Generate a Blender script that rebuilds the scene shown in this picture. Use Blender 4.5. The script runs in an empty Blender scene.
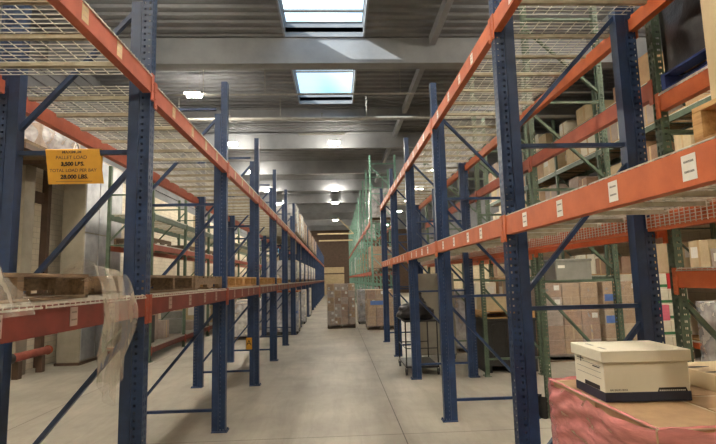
import bpy, math, random
from mathutils import Vector, Matrix, noise
random.seed(7)
PI = math.pi
SC = bpy.context.scene
COL = SC.collection

# ------------------------------------------------------------------ helpers
class MB:
    """collects geometry, then links it as one mesh object"""
    def __init__(s): s.v, s.f, s.m = [], [], []
    def quad(s, pts, mi=0):
        n = len(s.v); s.v += [tuple(p) for p in pts]; s.f.append(tuple(range(n, n + len(pts)))); s.m.append(mi)
    def box(s, a, b, mi=0):
        x0, y0, z0 = a; x1, y1, z1 = b; n = len(s.v)
        s.v += [(x0,y0,z0),(x1,y0,z0),(x1,y1,z0),(x0,y1,z0),(x0,y0,z1),(x1,y0,z1),(x1,y1,z1),(x0,y1,z1)]
        for q in ((0,3,2,1),(4,5,6,7),(0,1,5,4),(1,2,6,5),(2,3,7,6),(3,0,4,7)):
            s.f.append(tuple(n+i for i in q)); s.m.append(mi)
    def bevbox(s, a, b, r, mi=0):
        """box with chamfered edges"""
        x0,y0,z0 = a; x1,y1,z1 = b; n = len(s.v); idx = {}
        for ix,x in enumerate((x0,x1)):
            for iy,y in enumerate((y0,y1)):
                for iz,z in enumerate((z0,z1)):
                    sx,sy,sz = (r if ix==0 else -r),(r if iy==0 else -r),(r if iz==0 else -r)
                    for ax,p in enumerate(((x,y+sy,z+sz),(x+sx,y,z+sz),(x+sx,y+sy,z))):
                        idx[ix,iy,iz,ax] = len(s.v); s.v.append(p)
        def F(*k): s.f.append(tuple(idx[i] for i in k)); s.m.append(mi)
        for i in (0,1):
            F(*[(i,a_,b_,0) for a_,b_ in ((0,0),(1,0),(1,1),(0,1))][::1 if i else -1])
            F(*[(a_,i,b_,1) for a_,b_ in ((0,0),(1,0),(1,1),(0,1))][::-1 if i else 1])
            F(*[(a_,b_,i,2) for a_,b_ in ((0,0),(1,0),(1,1),(0,1))][::1 if i else -1])
        for i in (0,1):
            for j in (0,1):
                F((i,j,0,0),(i,j,1,0),(i,j,1,1),(i,j,0,1))
                F((i,0,j,0),(i,1,j,0),(i,1,j,2),(i,0,j,2))
                F((0,i,j,1),(1,i,j,1),(1,i,j,2),(0,i,j,2))
                for k in (0,1): F((i,j,k,0),(i,j,k,1),(i,j,k,2))
    def bar(s, p, q, w, h, mi=0, up=(0,0,1)):
        p, q = Vector(p), Vector(q); d = (q-p).normalized(); u = Vector(up)
        if abs(d.dot(u)) > .99: u = Vector((1,0,0))
        r = d.cross(u).normalized(); u = r.cross(d); n = len(s.v)
        for c in (p, q):
            for a_, b_ in ((-1,-1),(1,-1),(1,1),(-1,1)): s.v.append(tuple(c + r*(a_*w/2) + u*(b_*h/2)))
        for t in ((0,1,2,3),(7,6,5,4),(0,4,5,1),(1,5,6,2),(2,6,7,3),(3,7,4,0)):
            s.f.append(tuple(n+i for i in t)); s.m.append(mi)
    def tube(s, pts, r, seg=8, mi=0, cap=True):
        pts = [Vector(p) for p in pts]; rings = []
        for i, p in enumerate(pts):
            d = (pts[min(i+1,len(pts)-1)] - pts[max(i-1,0)]).normalized()
            u = Vector((0,0,1)) if abs(d.z) < .95 else Vector((1,0,0))
            a_ = d.cross(u).normalized(); b_ = a_.cross(d); rr = r[i] if isinstance(r, (list,tuple)) else r
            n = len(s.v); rings.append(n)
            for k in range(seg):
                t = 2*PI*k/seg; s.v.append(tuple(p + a_*(rr*math.cos(t)) + b_*(rr*math.sin(t))))
        for i in range(len(rings)-1):
            for k in range(seg):
                k2 = (k+1) % seg
                s.f.append((rings[i]+k, rings[i]+k2, rings[i+1]+k2, rings[i+1]+k)); s.m.append(mi)
        if cap:
            s.f.append(tuple(rings[0]+k for k in range(seg))[::-1]); s.m.append(mi)
            s.f.append(tuple(rings[-1]+k for k in range(seg))); s.m.append(mi)
    def extr(s, prof, y0, y1, mi=0):
        """profile of (x,z) points extruded along y"""
        n = len(s.v); k = len(prof)
        s.v += [(x,y0,z) for x,z in prof] + [(x,y1,z) for x,z in prof]
        for i in range(k):
            j = (i+1) % k; s.f.append((n+i, n+j, n+k+j, n+k+i)); s.m.append(mi)
        s.f.append(tuple(n+i for i in range(k))[::-1]); s.m.append(mi)
        s.f.append(tuple(n+k+i for i in range(k))); s.m.append(mi)
    def grid(s, fn, nu, nv, mi=0):
        n = len(s.v)
        for j in range(nv+1):
            for i in range(nu+1): s.v.append(tuple(fn(i/nu, j/nv)))
        for j in range(nv):
            for i in range(nu):
                a_ = n + j*(nu+1) + i; s.f.append((a_, a_+1, a_+nu+2, a_+nu+1)); s.m.append(mi)
    def mesh(s, name, mats, smooth=False):
        me = bpy.data.meshes.new(name); me.from_pydata(s.v, [], s.f)
        for m in (mats if isinstance(mats, (list,tuple)) else [mats]): me.materials.append(m)
        me.polygons.foreach_set('material_index', s.m)
        if smooth: me.polygons.foreach_set('use_smooth', [True]*len(s.f))
        me.update(); return me
    def build(s, name, mats, parent=None, smooth=False, loc=None):
        return link(name, s.mesh(name, mats, smooth), parent, loc)

def link(name, me, parent=None, loc=None, rotz=0):
    o = bpy.data.objects.new(name, me); COL.objects.link(o)
    if parent: o.parent = parent
    if loc is not None: o.location = loc
    if rotz: o.rotation_euler.z = rotz
    return o
def empty(name, loc=(0,0,0), rotz=0, parent=None):
    return link(name, None, parent, loc, rotz)
def tag(o, label, cat, group=None):
    o['label'] = label; o['category'] = cat
    if group: o['group'] = group
    return o
def thing(name, label, cat, loc=(0,0,0), rotz=0, group=None):
    return tag(empty(name, loc, rotz), label, cat, group)
def struct(name, mb, m):
    o = mb.build(name, m); o['kind'] = 'structure'; return o
def copy_tree(o, parent=None):
    c = o.copy(); COL.objects.link(c)
    if parent: c.parent = parent
    for ch in list(o.children): copy_tree(ch, c)
    return c

# ------------------------------------------------------------------ materials
def lin(c):
    return tuple((x/255/12.92 if x/255 <= .04045 else ((x/255+.055)/1.055)**2.4) for x in c) + (1,)
class NT:
    def __init__(s, m): s.t = m.node_tree; s.t.nodes.clear()
    def n(s, typ, **kw):
        nd = s.t.nodes.new(typ)
        for k, v in kw.items():
            if k in nd.inputs.keys(): nd.inputs[k].default_value = v
            else: setattr(nd, k, v)
        return nd
    def l(s, a, b): s.t.links.new(a, b)
def mat(name, c1, c2=None, scale=8., rough=.6, metal=0., bump=0., stretch=None, lo=.35, hi=.65, spec=.4):
    m = bpy.data.materials.new(name); m.use_nodes = True; t = NT(m)
    out = t.n('ShaderNodeOutputMaterial'); b = t.n('ShaderNodeBsdfPrincipled')
    b.inputs['Roughness'].default_value = rough; b.inputs['Metallic'].default_value = metal
    b.inputs['Specular IOR Level'].default_value = spec
    t.l(b.outputs[0], out.inputs[0])
    c2 = c2 or tuple(x*.86 for x in c1)
    tc = t.n('ShaderNodeTexCoord'); src = tc.outputs['Object']
    if stretch:
        mp = t.n('ShaderNodeMapping'); mp.inputs['Scale'].default_value = stretch; t.l(src, mp.inputs[0]); src = mp.outputs[0]
    nz = t.n('ShaderNodeTexNoise', Scale=scale, Detail=5., Roughness=.6); t.l(src, nz.inputs['Vector'])
    r = t.n('ShaderNodeValToRGB'); r.color_ramp.elements[0].position = lo; r.color_ramp.elements[1].position = hi
    r.color_ramp.elements[0].color = lin(c2); r.color_ramp.elements[1].color = lin(c1)
    t.l(nz.outputs[0], r.inputs[0]); t.l(r.outputs[0], b.inputs['Base Color'])
    if bump:
        bp = t.n('ShaderNodeBump', Strength=bump, Distance=.02); t.l(nz.outputs[0], bp.inputs['Height']); t.l(bp.outputs[0], b.inputs['Normal'])
    return m
def emit(name, c, s):
    m = bpy.data.materials.new(name); m.use_nodes = True; t = NT(m)
    out = t.n('ShaderNodeOutputMaterial'); e = t.n('ShaderNodeEmission'); e.inputs[0].default_value = c; e.inputs[1].default_value = s
    t.l(e.outputs[0], out.inputs[0]); return m
def film(name, col, lo, hi, scale=6., rough=.2, stretch=(1,1,1)):
    """clear stretch film: part transparent, part milky and shiny, with creases"""
    m = bpy.data.materials.new(name); m.use_nodes = True; t = NT(m)
    out = t.n('ShaderNodeOutputMaterial'); mix = t.n('ShaderNodeMixShader'); tr = t.n('ShaderNodeBsdfTransparent')
    b = t.n('ShaderNodeBsdfPrincipled'); b.inputs['Base Color'].default_value = lin(col); b.inputs['Roughness'].default_value = rough
    tc = t.n('ShaderNodeTexCoord'); mp = t.n('ShaderNodeMapping'); mp.inputs['Scale'].default_value = stretch
    nz = t.n('ShaderNodeTexNoise', Scale=scale, Detail=4., Distortion=.3)
    t.l(tc.outputs['Object'], mp.inputs[0]); t.l(mp.outputs[0], nz.inputs['Vector'])
    mr = t.n('ShaderNodeMapRange'); mr.inputs[1].default_value = .35; mr.inputs[2].default_value = .7
    mr.inputs[3].default_value = lo; mr.inputs[4].default_value = hi
    t.l(nz.outputs[0], mr.inputs[0]); t.l(mr.outputs[0], mix.inputs[0])
    bp = t.n('ShaderNodeBump', Strength=.6, Distance=.02); t.l(nz.outputs[0], bp.inputs['Height']); t.l(bp.outputs[0], b.inputs['Normal'])
    t.l(tr.outputs[0], mix.inputs[1]); t.l(b.outputs[0], mix.inputs[2]); t.l(mix.outputs[0], out.inputs[0])
    return m
M = {}
M['blue'] = mat('blue_paint', (40,61,97), (33,50,80), 9, .4)
M['orange'] = mat('orange_paint', (198,104,58), (182,92,50), 7, .5)
M['red'] = mat('dark_red_paint', (122,56,46), (102,47,40), 7, .55)  # darker and redder tone than the orange beams
M['salmon'] = mat('hazed_orange_paint', (180,98,76), (162,86,66), 7, .55)  # orange beam paint with the lens veil's paleness put into its colour
M['green'] = mat('green_paint', (88,104,86), (70,86,70), 9, .5)
M['palegreen'] = mat('pale_green_paint', (118,160,144), (98,138,124), 9, .5)
M['zinc'] = mat('galvanised_wire', (214,211,200), (192,189,178), 20, .4, .15)
M['zincbar'] = mat('galvanised_channel', (176,168,146), (152,144,122), 12, .5, .2)
M['steel'] = mat('bare_steel', (140,138,132), (112,110,104), 10, .45, .6)
M['wood'] = mat('pallet_timber', (206,166,112), (168,128,82), 5, .8, 0, .2, (1,9,9))
M['oldwood'] = mat('weathered_timber', (128,106,82), (92,76,60), 5, .85, 0, .25, (1,9,9))
M['bluewood'] = mat('blue_pallet_paint', (44,62,120), (34,48,92), 6, .7, 0, .2)
M['card'] = mat('cardboard', (178,148,112), (162,132,100), 4, .8)
M['cardpale'] = mat('pale_cardboard', (202,182,146), (188,168,132), 4, .8)
M['carddark'] = mat('brown_cardboard', (164,132,108), (146,116,94), 4, .8)
M['cardgrey'] = mat('greyed_cardboard', (178,162,150), (160,145,134), 4, .8)
M['tape'] = mat('packing_tape', (196,166,122), (184,154,112), 8, .35)
M['paper'] = mat('white_paper', (236,234,226), (226,222,212), 9, .7)
M['whitecard'] = mat('white_carton', (232,226,206), (222,214,192), 3, .7)
M['navy'] = mat('navy_print', (40,44,62), (34,38,54), 9, .6)
M['ink'] = mat('black_ink', (30,28,26), (24,22,20), 9, .6)
M['black'] = mat('black_plastic', (38,37,37), (28,27,27), 9, .45)
M['blackfilm'] = mat('black_film', (44,40,40), (30,28,30), 7, .3, 0, .5)
M['rubber'] = mat('grey_rubber', (70,70,72), (50,50,52), 9, .7)
M['grey'] = mat('beige_grey_enamel', (142,136,122), (130,124,112), 4, .5)
M['coolgrey'] = mat('grey_plastic', (140,140,134), (126,126,120), 4, .5)
M['yellow'] = mat('yellow_sign_plastic', (208,156,50), (194,142,42), 5, .45)
M['pinkcard'] = mat('pink_print', (226,120,140), (214,104,126), 6, .6)
M['greenprint'] = mat('green_print', (70,130,84), (60,116,74), 6, .6)
M['redprint'] = mat('red_print', (190,44,48), (170,36,40), 6, .6)
M['blueprint'] = mat('blue_print', (96,128,190), (80,110,170), 6, .6)
M['film'] = film('clear_stretch_film', (224,218,212), .14, .34)
M['milky'] = film('milky_stretch_film', (238,238,244), .26, .58)
M['drape'] = film('loose_clear_film', (232,222,204), .07, .42, 5, .12, (2,2,.5))
M['sheet'] = mat('pale_board', (206,190,160), (192,176,146), 3, .8)
M['clip'] = mat('clip_paint', (166,80,56), (148,70,50), 7, .5)
M['pink'] = film('pink_stretch_film', (236,148,150), .50, .80, 9., .14, (1,1,3.))
M['duct'] = mat('galvanised_sheet', (176,178,180), (146,148,152), 3, .35, .55)
M['ducttan'] = mat('dull_galvanised_sheet', (158,150,134), (142,136,122), 3, .5, .2)
M['brown'] = mat('brown_steel_paint', (92,72,58), (76,60,48), 4, .6)
M['redpipe'] = mat('red_pipe_paint', (150,78,64), (126,66,54), 6, .6)
M['pipe'] = mat('grey_pipe_paint', (150,148,142), (132,130,126), 6, .5)
M['roof'] = mat('roof_deck_paint', (124,126,130), (106,108,112), 1.2, .7)
M['girder'] = mat('girder_paint', (148,151,156), (128,131,136), 1., .6)
M['diffuser'] = emit('lamp_diffuser', (1.,.915,.77,1), 480.)
M['housing'] = mat('white_lamp_housing', (215,214,208), (205,204,198), 9, .5)

def wall_mat(name, base, mortar, sc=1.):
    m = bpy.data.materials.new(name); m.use_nodes = True; t = NT(m)
    out = t.n('ShaderNodeOutputMaterial'); b = t.n('ShaderNodeBsdfPrincipled'); b.inputs['Roughness'].default_value = .75
    tc = t.n('ShaderNodeTexCoord'); sp = t.n('ShaderNodeSeparateXYZ'); cb = t.n('ShaderNodeCombineXYZ'); ad = t.n('ShaderNodeMath', operation='ADD')
    t.l(tc.outputs['Object'], sp.inputs[0]); t.l(sp.outputs[0], ad.inputs[0]); t.l(sp.outputs[1], ad.inputs[1])
    t.l(ad.outputs[0], cb.inputs[0]); t.l(sp.outputs[2], cb.inputs[1])
    br = t.n('ShaderNodeTexBrick'); br.inputs['Scale'].default_value = sc
    br.inputs['Brick Width'].default_value = .4; br.inputs['Row Height'].default_value = .2; br.inputs['Mortar Size'].default_value = .008
    br.inputs['Color1'].default_value = lin(base); br.inputs['Color2'].default_value = lin(tuple(x*.95 for x in base)); br.inputs['Mortar'].default_value = lin(mortar)
    t.l(cb.outputs[0], br.inputs['Vector'])
    nz = t.n('ShaderNodeTexNoise', Scale=1.1, Detail=6.); t.l(tc.outputs['Object'], nz.inputs['Vector'])
    mx = t.n('ShaderNodeMix', data_type='RGBA', blend_type='MULTIPLY'); mx.inputs[0].default_value = .5
    rp = t.n('ShaderNodeValToRGB'); rp.color_ramp.elements[0].position = .3; rp.color_ramp.elements[1].position = .6
    rp.color_ramp.elements[0].color = (.6,.55,.48,1); rp.color_ramp.elements[1].color = (1,1,1,1)
    t.l(nz.outputs[0], rp.inputs[0]); t.l(br.outputs[0], mx.inputs[6]); t.l(rp.outputs[0], mx.inputs[7]); t.l(mx.outputs[2], b.inputs['Base Color'])
    bp = t.n('ShaderNodeBump', Strength=.5, Distance=.01); bp.invert = True; t.l(br.outputs[1], bp.inputs['Height']); t.l(bp.outputs[0], b.inputs['Normal'])
    t.l(b.outputs[0], out.inputs[0]); return m
M['brickwhite'] = wall_mat('painted_brick', (226,216,194), (186,176,156), 1.6)
M['blockbeige'] = wall_mat('beige_block_wall', (206,190,158), (176,160,132), 1.)

def floor_mat():
    m = bpy.data.materials.new('sealed_concrete'); m.use_nodes = True; t = NT(m)
    out = t.n('ShaderNodeOutputMaterial'); b = t.n('ShaderNodeBsdfPrincipled'); b.inputs['Specular IOR Level'].default_value = .35
    tc = t.n('ShaderNodeTexCoord'); sp = t.n('ShaderNodeSeparateXYZ'); t.l(tc.outputs['Object'], sp.inputs[0])
    n1 = t.n('ShaderNodeTexNoise', Scale=.7, Detail=8., Roughness=.62); t.l(tc.outputs['Object'], n1.inputs['Vector'])
    r1 = t.n('ShaderNodeValToRGB'); r1.color_ramp.elements[0].position = .32; r1.color_ramp.elements[1].position = .68
    r1.color_ramp.elements[0].color = lin((146,140,128)); r1.color_ramp.elements[1].color = lin((178,171,156)); t.l(n1.outputs[0], r1.inputs[0])
    mp = t.n('ShaderNodeMapping'); mp.inputs['Scale'].default_value = (3,.5,1); t.l(tc.outputs['Object'], mp.inputs[0])
    n2 = t.n('ShaderNodeTexNoise', Scale=1.6, Detail=7., Roughness=.7, Distortion=.6); t.l(mp.outputs[0], n2.inputs['Vector'])
    r2 = t.n('ShaderNodeValToRGB'); r2.color_ramp.elements[0].position = .30; r2.color_ramp.elements[1].position = .55
    r2.color_ramp.elements[0].color = (.72,.71,.69,1); r2.color_ramp.elements[1].color = (1,1,1,1); t.l(n2.outputs[0], r2.inputs[0])
    mx = t.n('ShaderNodeMix', data_type='RGBA', blend_type='MULTIPLY'); mx.inputs[0].default_value = .8
    t.l(r1.outputs[0], mx.inputs[6]); t.l(r2.outputs[0], mx.inputs[7])
    def joint(sock, off, per):
        a_ = t.n('ShaderNodeMath', operation='SUBTRACT'); a_.inputs[1].default_value = off - per*40; t.l(sock, a_.inputs[0])
        c = t.n('ShaderNodeMath', operation='MODULO'); c.inputs[1].default_value = per; t.l(a_.outputs[0], c.inputs[0])
        d = t.n('ShaderNodeMath', operation='LESS_THAN'); d.inputs[1].default_value = .011; t.l(c.outputs[0], d.inputs[0]); return d.outputs[0]
    mxj = t.n('ShaderNodeMath', operation='MAXIMUM'); t.l(joint(sp.outputs[0], .73, 4.9), mxj.inputs[0]); t.l(joint(sp.outputs[1], 5.75, 4.9), mxj.inputs[1])
    m2 = t.n('ShaderNodeMix', data_type='RGBA'); t.l(mxj.outputs[0], m2.inputs[0]); t.l(mx.outputs[2], m2.inputs[6]); m2.inputs[7].default_value = lin((84,79,72))
    t.l(m2.outputs[2], b.inputs['Base Color'])
    rr = t.n('ShaderNodeMapRange'); rr.inputs[3].default_value = .38; rr.inputs[4].default_value = .62; t.l(n2.outputs[0], rr.inputs[0]); t.l(rr.outputs[0], b.inputs['Roughness'])
    t.l(b.outputs[0], out.inputs[0]); return m
M['floor'] = floor_mat()

def glass_mat():
    m = bpy.data.materials.new('skylight_glazing'); m.use_nodes = True; t = NT(m)
    out = t.n('ShaderNodeOutputMaterial'); mix = t.n('ShaderNodeMixShader'); mix.inputs[0].default_value = .05
    tr = t.n('ShaderNodeBsdfTransparent'); tr.inputs[0].default_value = (.93,.97,1,1); g = t.n('ShaderNodeBsdfGlossy'); g.inputs['Roughness'].default_value = .05
    t.l(tr.outputs[0], mix.inputs[1]); t.l(g.outputs[0], mix.inputs[2]); t.l(mix.outputs[0], out.inputs[0]); return m
M['glass'] = glass_mat()

# ------------------------------------------------------------------ camera
F, YAW, PITCH, ROLL, H = 480.635, .0469937, .1170718, -.0247259, 1.788836
cy, sy, cp, sp_ = math.cos(YAW), math.sin(YAW), math.cos(PITCH), math.sin(PITCH)
fw = Vector((sy*cp, cy*cp, sp_)); rt = Vector((cy, -sy, 0)); up = rt.cross(fw)
cr, sr = math.cos(ROLL), math.sin(ROLL)
r2 = rt*cr + up*sr; u2 = up*cr - rt*sr
cam = bpy.data.cameras.new('camera'); cam.sensor_width = 36.; cam.lens = F/716*36; cam.clip_start = .05; cam.clip_end = 300
co = bpy.data.objects.new('camera', cam); COL.objects.link(co)
co.matrix_world = Matrix(((r2.x,u2.x,-fw.x,0),(r2.y,u2.y,-fw.y,0),(r2.z,u2.z,-fw.z,H),(0,0,0,1)))
SC.camera = co

# ------------------------------------------------------------------ room shell
X0, X1, Y0, Y1, ZC = -6.75, 9.5, -4., 57., 7.7
b = MB(); b.box((X0-.3,Y0-.3,-.2),(X1+.3,Y1+.3,0)); struct('floor', b, M['floor'])
b = MB(); b.box((X0-.3,Y0-.3,0),(X0,Y1+.3,5.0)); struct('wall_left', b, M['brickwhite'])
b = MB(); b.box((X0-.3,Y0-.3,5.0),(X0-.1,Y1+.3,ZC+.2))
for i in range(9): b.box((X0-.1,Y0,5.02+.3*i),(X0-.05,Y1,5.17+.3*i))
struct('wall_left_upper', b, M['roof'])
b = MB(); b.box((X1,Y0-.3,0),(X1+.3,Y1+.3,5.0)); struct('wall_right', b, M['blockbeige'])
b = MB(); b.box((X1+.1,Y0-.3,5.0),(X1+.3,Y1+.3,ZC+.2))
for i in range(9): b.box((X1+.05,Y0,5.02+.3*i),(X1+.1,Y1,5.17+.3*i))
struct('wall_right_upper', b, M['roof'])
b = MB(); b.box((X0,Y1,0),(X1,Y1+.3,ZC+.2)); struct('wall_back', b, M['brown'])
b = MB(); b.box((X0,Y0-.3,0),(X1,Y0,ZC+.2)); struct('wall_front', b, M['blockbeige'])
# roof deck: corrugated, ribs run across the aisle; two skylight openings
SKY = [(-1.13,.76,8.7,11.16), (-1.13,.64,13.05,15.7)]
b = MB()
def corr(x0, x1, y0, y1):
    n = max(1, int(round((y1-y0)/.30))); st = (y1-y0)/n
    pr = []
    for i in range(n):
        a_ = y0 + i*st
        pr += [(a_, .0), (a_+st*.42, .0), (a_+st*.5, .06), (a_+st*.92, .06)]
    pr.append((y1, 0.))
    for (ya,za),(yb,zb) in zip(pr, pr[1:]):
        b.quad([(x0,ya,ZC+za),(x0,yb,ZC+zb),(x1,yb,ZC+zb),(x1,ya,ZC+za)])
    b.box((x0,y0,ZC+.1),(x1,y1,ZC+.22))
ys = [Y0-.3, SKY[0][2], SKY[0][3], SKY[1][2], SKY[1][3], Y1+.3]
for i in range(5):
    if i in (1,3):
        s_ = SKY[0] if i == 1 else SKY[1]
        corr(X0-.3, s_[0], ys[i], ys[i+1]); corr(s_[1], X1+.3, ys[i], ys[i+1])
    else: corr(X0-.3, X1+.3, ys[i], ys[i+1])
struct('ceiling', b, M['roof'])
for i, (xa,xb,ya,yb) in enumerate(SKY):
    w = empty('window_%d' % (i+1)); w['kind'] = 'structure'
    c = MB(); t_ = .05; z0, z1 = ZC-.02, ZC+.36
    c.box((xa-t_,ya-t_,z0),(xb+t_,ya,z1)); c.box((xa-t_,yb,z0),(xb+t_,yb+t_,z1)); c.box((xa-t_,ya,z0),(xa,yb,z1)); c.box((xb,ya,z0),(xb+t_,yb,z1))
    c.build('curb', M['girder'], w)
    f_ = MB()
    f_.box((xa,ya,z1-.015),(xa+.02,yb,z1)); f_.box((xb-.02,ya,z1-.015),(xb,yb,z1)); f_.box((xa,yb-.02,z1-.015),(xb,yb,z1)); f_.box((xa,ya,z1-.015),(xb,ya+.02,z1))
    ym = ya + (.86 if i else 1.9); f_.box((xa,ym,z1-.05),(xb,ym+.05,z1))
    f_.build('window_frame', M['steel'], w)
    g = MB(); g.box((xa,ya,z1-.006),(xb,yb,z1)); g.build('pane', M['glass'], w)
    pl = bpy.data.lights.new('skylight_portal', 'AREA'); pl.shape = 'RECTANGLE'; pl.size = xb-xa; pl.size_y = yb-ya; pl.cycles.is_portal = True
    po = bpy.data.objects.new('skylight_portal', pl); COL.objects.link(po); po.location = ((xa+xb)/2,(ya+yb)/2,z1+.02)
# girders across the aisle and purlins along it
GY = [-1.5, 3.6, 6.6, 11.2, 16.1, 18.95, 23.6, 28.2, 32.9, 37.5, 42.2, 46.8, 51.5]
for i, y in enumerate(GY):
    b = MB(); big = y == 11.2; zb = 7.02 if y != 16.1 and y != 6.6 else 7.3
    zt = ZC-.03
    if big: b.box((X0,y,zb),(X1,y+.35,zt))
    else:
        b.box((X0,y-.09,zb),(X1,y+.09,zb+.03)); b.box((X0,y-.09,zt-.03),(X1,y+.09,zt)); b.box((X0,y-.012,zb+.03),(X1,y+.012,zt-.03))
    struct('ceiling_beam', b, M['girder'])
for x in (2.45, 6.4):
    for ya, yb in zip(GY, GY[1:]):
        b = MB(); o_ = .36 if ya == 11.2 else .1
        b.box((x-.07,ya+o_,7.42),(x+.07,yb-.1,7.66)); struct('ceiling_beam', b, M['girder'])
# wall details
b = MB(); b.box((X0,10.15,0),(X0+.30,10.5,4.95)); struct('trim_1', b, M['ducttan'])
b = MB(); b.box((X0,11.25,0),(X0+.14,11.38,4.95)); struct('trim_2', b, M['brown'])
b = MB(); b.box((X0,8.0,3.66),(X0+.05,10.15,3.92)); b.box((X0,10.5,3.66),(X0+.05,11.25,3.92)); struct('trim_3', b, M['brown'])
b = MB(); b.box((X0,13.6,0),(X0+.25,13.95,4.95)); struct('trim_4', b, M['blockbeige'])
b = MB(); b.box((X0,23.,0),(X0+.25,23.4,4.95)); struct('trim_5', b, M['blockbeige'])
d = empty('door_1', (-.3,Y1,0)); d['kind'] = 'structure'
b = MB()
for i in range(20): b.box((-1.2,-.05,.16*i),(1.2,-.02,.16*i+.15))
b.build('roller_shutter', M['cardpale'], d)
b = MB(); b.box((-1.3,-.09,0),(-1.2,0,3.35)); b.box((1.2,-.09,0),(1.3,0,3.35)); b.box((-1.2,-.09,3.2),(1.2,0,3.35)); b.box((-1.2,-.06,2.35),(1.2,-.05,2.5)); b.build('door_frame', M['brown'], d)

# ------------------------------------------------------------------ racking kit
PITCHH = .0508
def holed(mb, P, ub, nrow, h, cols, hw, hh, mi=0):
    """sheet with rows of square holes. P(u,z) -> point; ub = (u0,u1)"""
    us = [ub[0]]
    for c in cols: us += [c-hw, c+hw]
    us.append(ub[1]); z = 0.
    zs = [0.]
    for r in range(nrow): zs += [r*PITCHH+.02, r*PITCHH+.02+hh]
    zs.append(h)
    for j in range(len(zs)-1):
        for i in range(len(us)-1):
            if i % 2 == 1 and j % 2 == 1: continue
            mb.quad([P(us[i],zs[j]),P(us[i+1],zs[j]),P(us[i+1],zs[j+1]),P(us[i],zs[j+1])], mi)
def post_mesh(name, h, m, detail, double, hb=None, w=.076, d=.07):
    """upright post: slotted face at x=0, channel runs to +x"""
    b = MB()
    if detail:
        n = int((h-.04)/PITCHH)
        for o_ in (0., .003):
            holed(b, lambda u,z: (o_,u,z), (-w/2+o_,w/2-o_), n, h, (-.019,.019), .0085, .029)
            holed(b, lambda u,z: (u,-w/2+o_,z), (o_,d), n, h, (.02,.055) if double else (.03,.05), .0085, .018)
            holed(b, lambda u,z: (u,w/2-o_,z), (o_,d), n, h, (.02,.055) if double else (.03,.05), .0085, .018)
        b.box((d-.004,-w/2,0),(d,-w/2+.02,h)); b.box((d-.004,w/2-.02,0),(d,w/2,h))
    else: b.box((0,-w/2,0),(d,w/2,h))
    if double:
        hb = hb or h
        b.box((d+.003,-w/2,0),(2*d,w/2,hb)); b.box((d-.004,-w/2+.022,0),(d+.003,w/2-.022,hb))
    return b.mesh(name, m)
def foot_mesh(m, double):
    b = MB(); b.bevbox((-.03,-.07,0),((.14 if double else .07)+.02,.07,.012), .003); b.tube([(.0-.014,-.052,.012),(-.014,-.052,.03)], .009, 6); b.tube([(-.014,.052,.012),(-.014,.052,.03)], .009, 6)
    return b.mesh('foot_plate', m)
def make_frame(parent, post, foot, m, depth, pd, hz, zdiag, flip=False, bw=.032):
    """part: an upright frame of two posts with braces; x runs away from the slotted front face"""
    fr = empty('upright_frame', parent=parent)
    link('post', post, fr); link('post', post, fr, (depth,0,0), PI)
    link('foot_plate', foot, fr); link('foot_plate', foot, fr, (depth,0,0), PI)
    for z in hz:
        b = MB(); b.box((pd-.01,-.02,z-bw/2),(depth-pd+.01,.02,z+bw/2)); b.build('brace', m, fr)
    for z0, z1 in zdiag:
        a_, c = (pd-.01, depth-pd+.01)
        if flip: a_, c = c, a_
        b = MB(); b.bar((a_,0,z1),(c,0,z0), .038, .032); b.build('brace', m, fr)
    return fr
def beam_mesh(m, L, h=.14, name='beam'):
    b = MB(); b.extr([(0,0),(.062,0),(.062,h-.04),(.036,h-.04),(.036,h),(0,h)], 0, L); return b.mesh(name, m)
def conn_mesh(m, s, h=.14):
    b = MB()
    y0, y1 = (-.037, .012) if s < 0 else (-.012, .037)
    b.box((-.007,y0,-.055),(0.001,y1,h+.012))
    for z in (-.035, .02, .075): b.tube([(-.007,y0*.55 if s<0 else y1*.55,z),(-.011,y0*.55 if s<0 else y1*.55,z)], .008, 6)
    return b.mesh('connector', m)
def label_mesh(pm, im):
    b = MB(); b.box((-.0015,-.036,-.048),(0,.036,.048), 0)
    for z in (.018, -.020):
        for k in range(8):
            y = -.026 + k*.0064; b.quad([(-.0022,y,z),(-.0022,y+.004,z),(-.0022,y+.004,z+.008),(-.0022,y,z+.008)][::-1], 1)
    return b.mesh('location_label', [M[pm], M[im]])
LABEL = {'orange': label_mesh('paper','ink'), 'red': label_mesh('cardgrey','brown'), 'salmon': label_mesh('cardpale','cardgrey')}
def deck_mesh(depth, L, drop0, drop1, inner1=False, r=.005):
    """wire deck: wires both ways plus channels across underneath; mesh turns down over the beams"""
    b = MB()
    n = int(L/.05)
    for i in range(n+1):
        y = .01 + (L-.02)*i/n
        b.box((-.004,y-r/2,.001),(depth+(.004 if not inner1 else -.066),y+r/2,.001+r))
        if drop0: b.box((-.009,y-r/2,-drop0),(-.004,y+r/2,.001+r))
        xe = depth+.004 if not inner1 else depth-.071
        if drop1: b.box((xe,y-r/2,-drop1),(xe+.005,y+r/2,.001+r))
    k = int(depth/.1)
    for i in range(k+1):
        x = .004 + (depth-.008)*i/k; b.box((x-r/2,.005,.001+r),(x+r/2,L-.005,.001+2*r))
    if inner1 and drop1:
        for i in range(5): b.box((xe+.005,.005,-drop1*(i+.5)/5-.002),(xe+.009,L-.005,-drop1*(i+.5)/5+.002))
    for z in (-drop0+.004, -drop0*.5) if drop0 else (): b.box((-.014,.005,z-r/2),(-.009,L-.005,z+r/2))
    for i in range(3):
        y = L*(.17+.33*i)
        b.box((.038,y-.016,-.030),(depth-.038,y+.016,-.0275), 1); b.box((.038,y-.016,-.0275),(depth-.038,y-.013,0), 1); b.box((.038,y+.013,-.0275),(depth-.038,y+.016,0), 1)
    return b.mesh('wire_deck', [M['zinc'], M['zincbar']])

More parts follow.
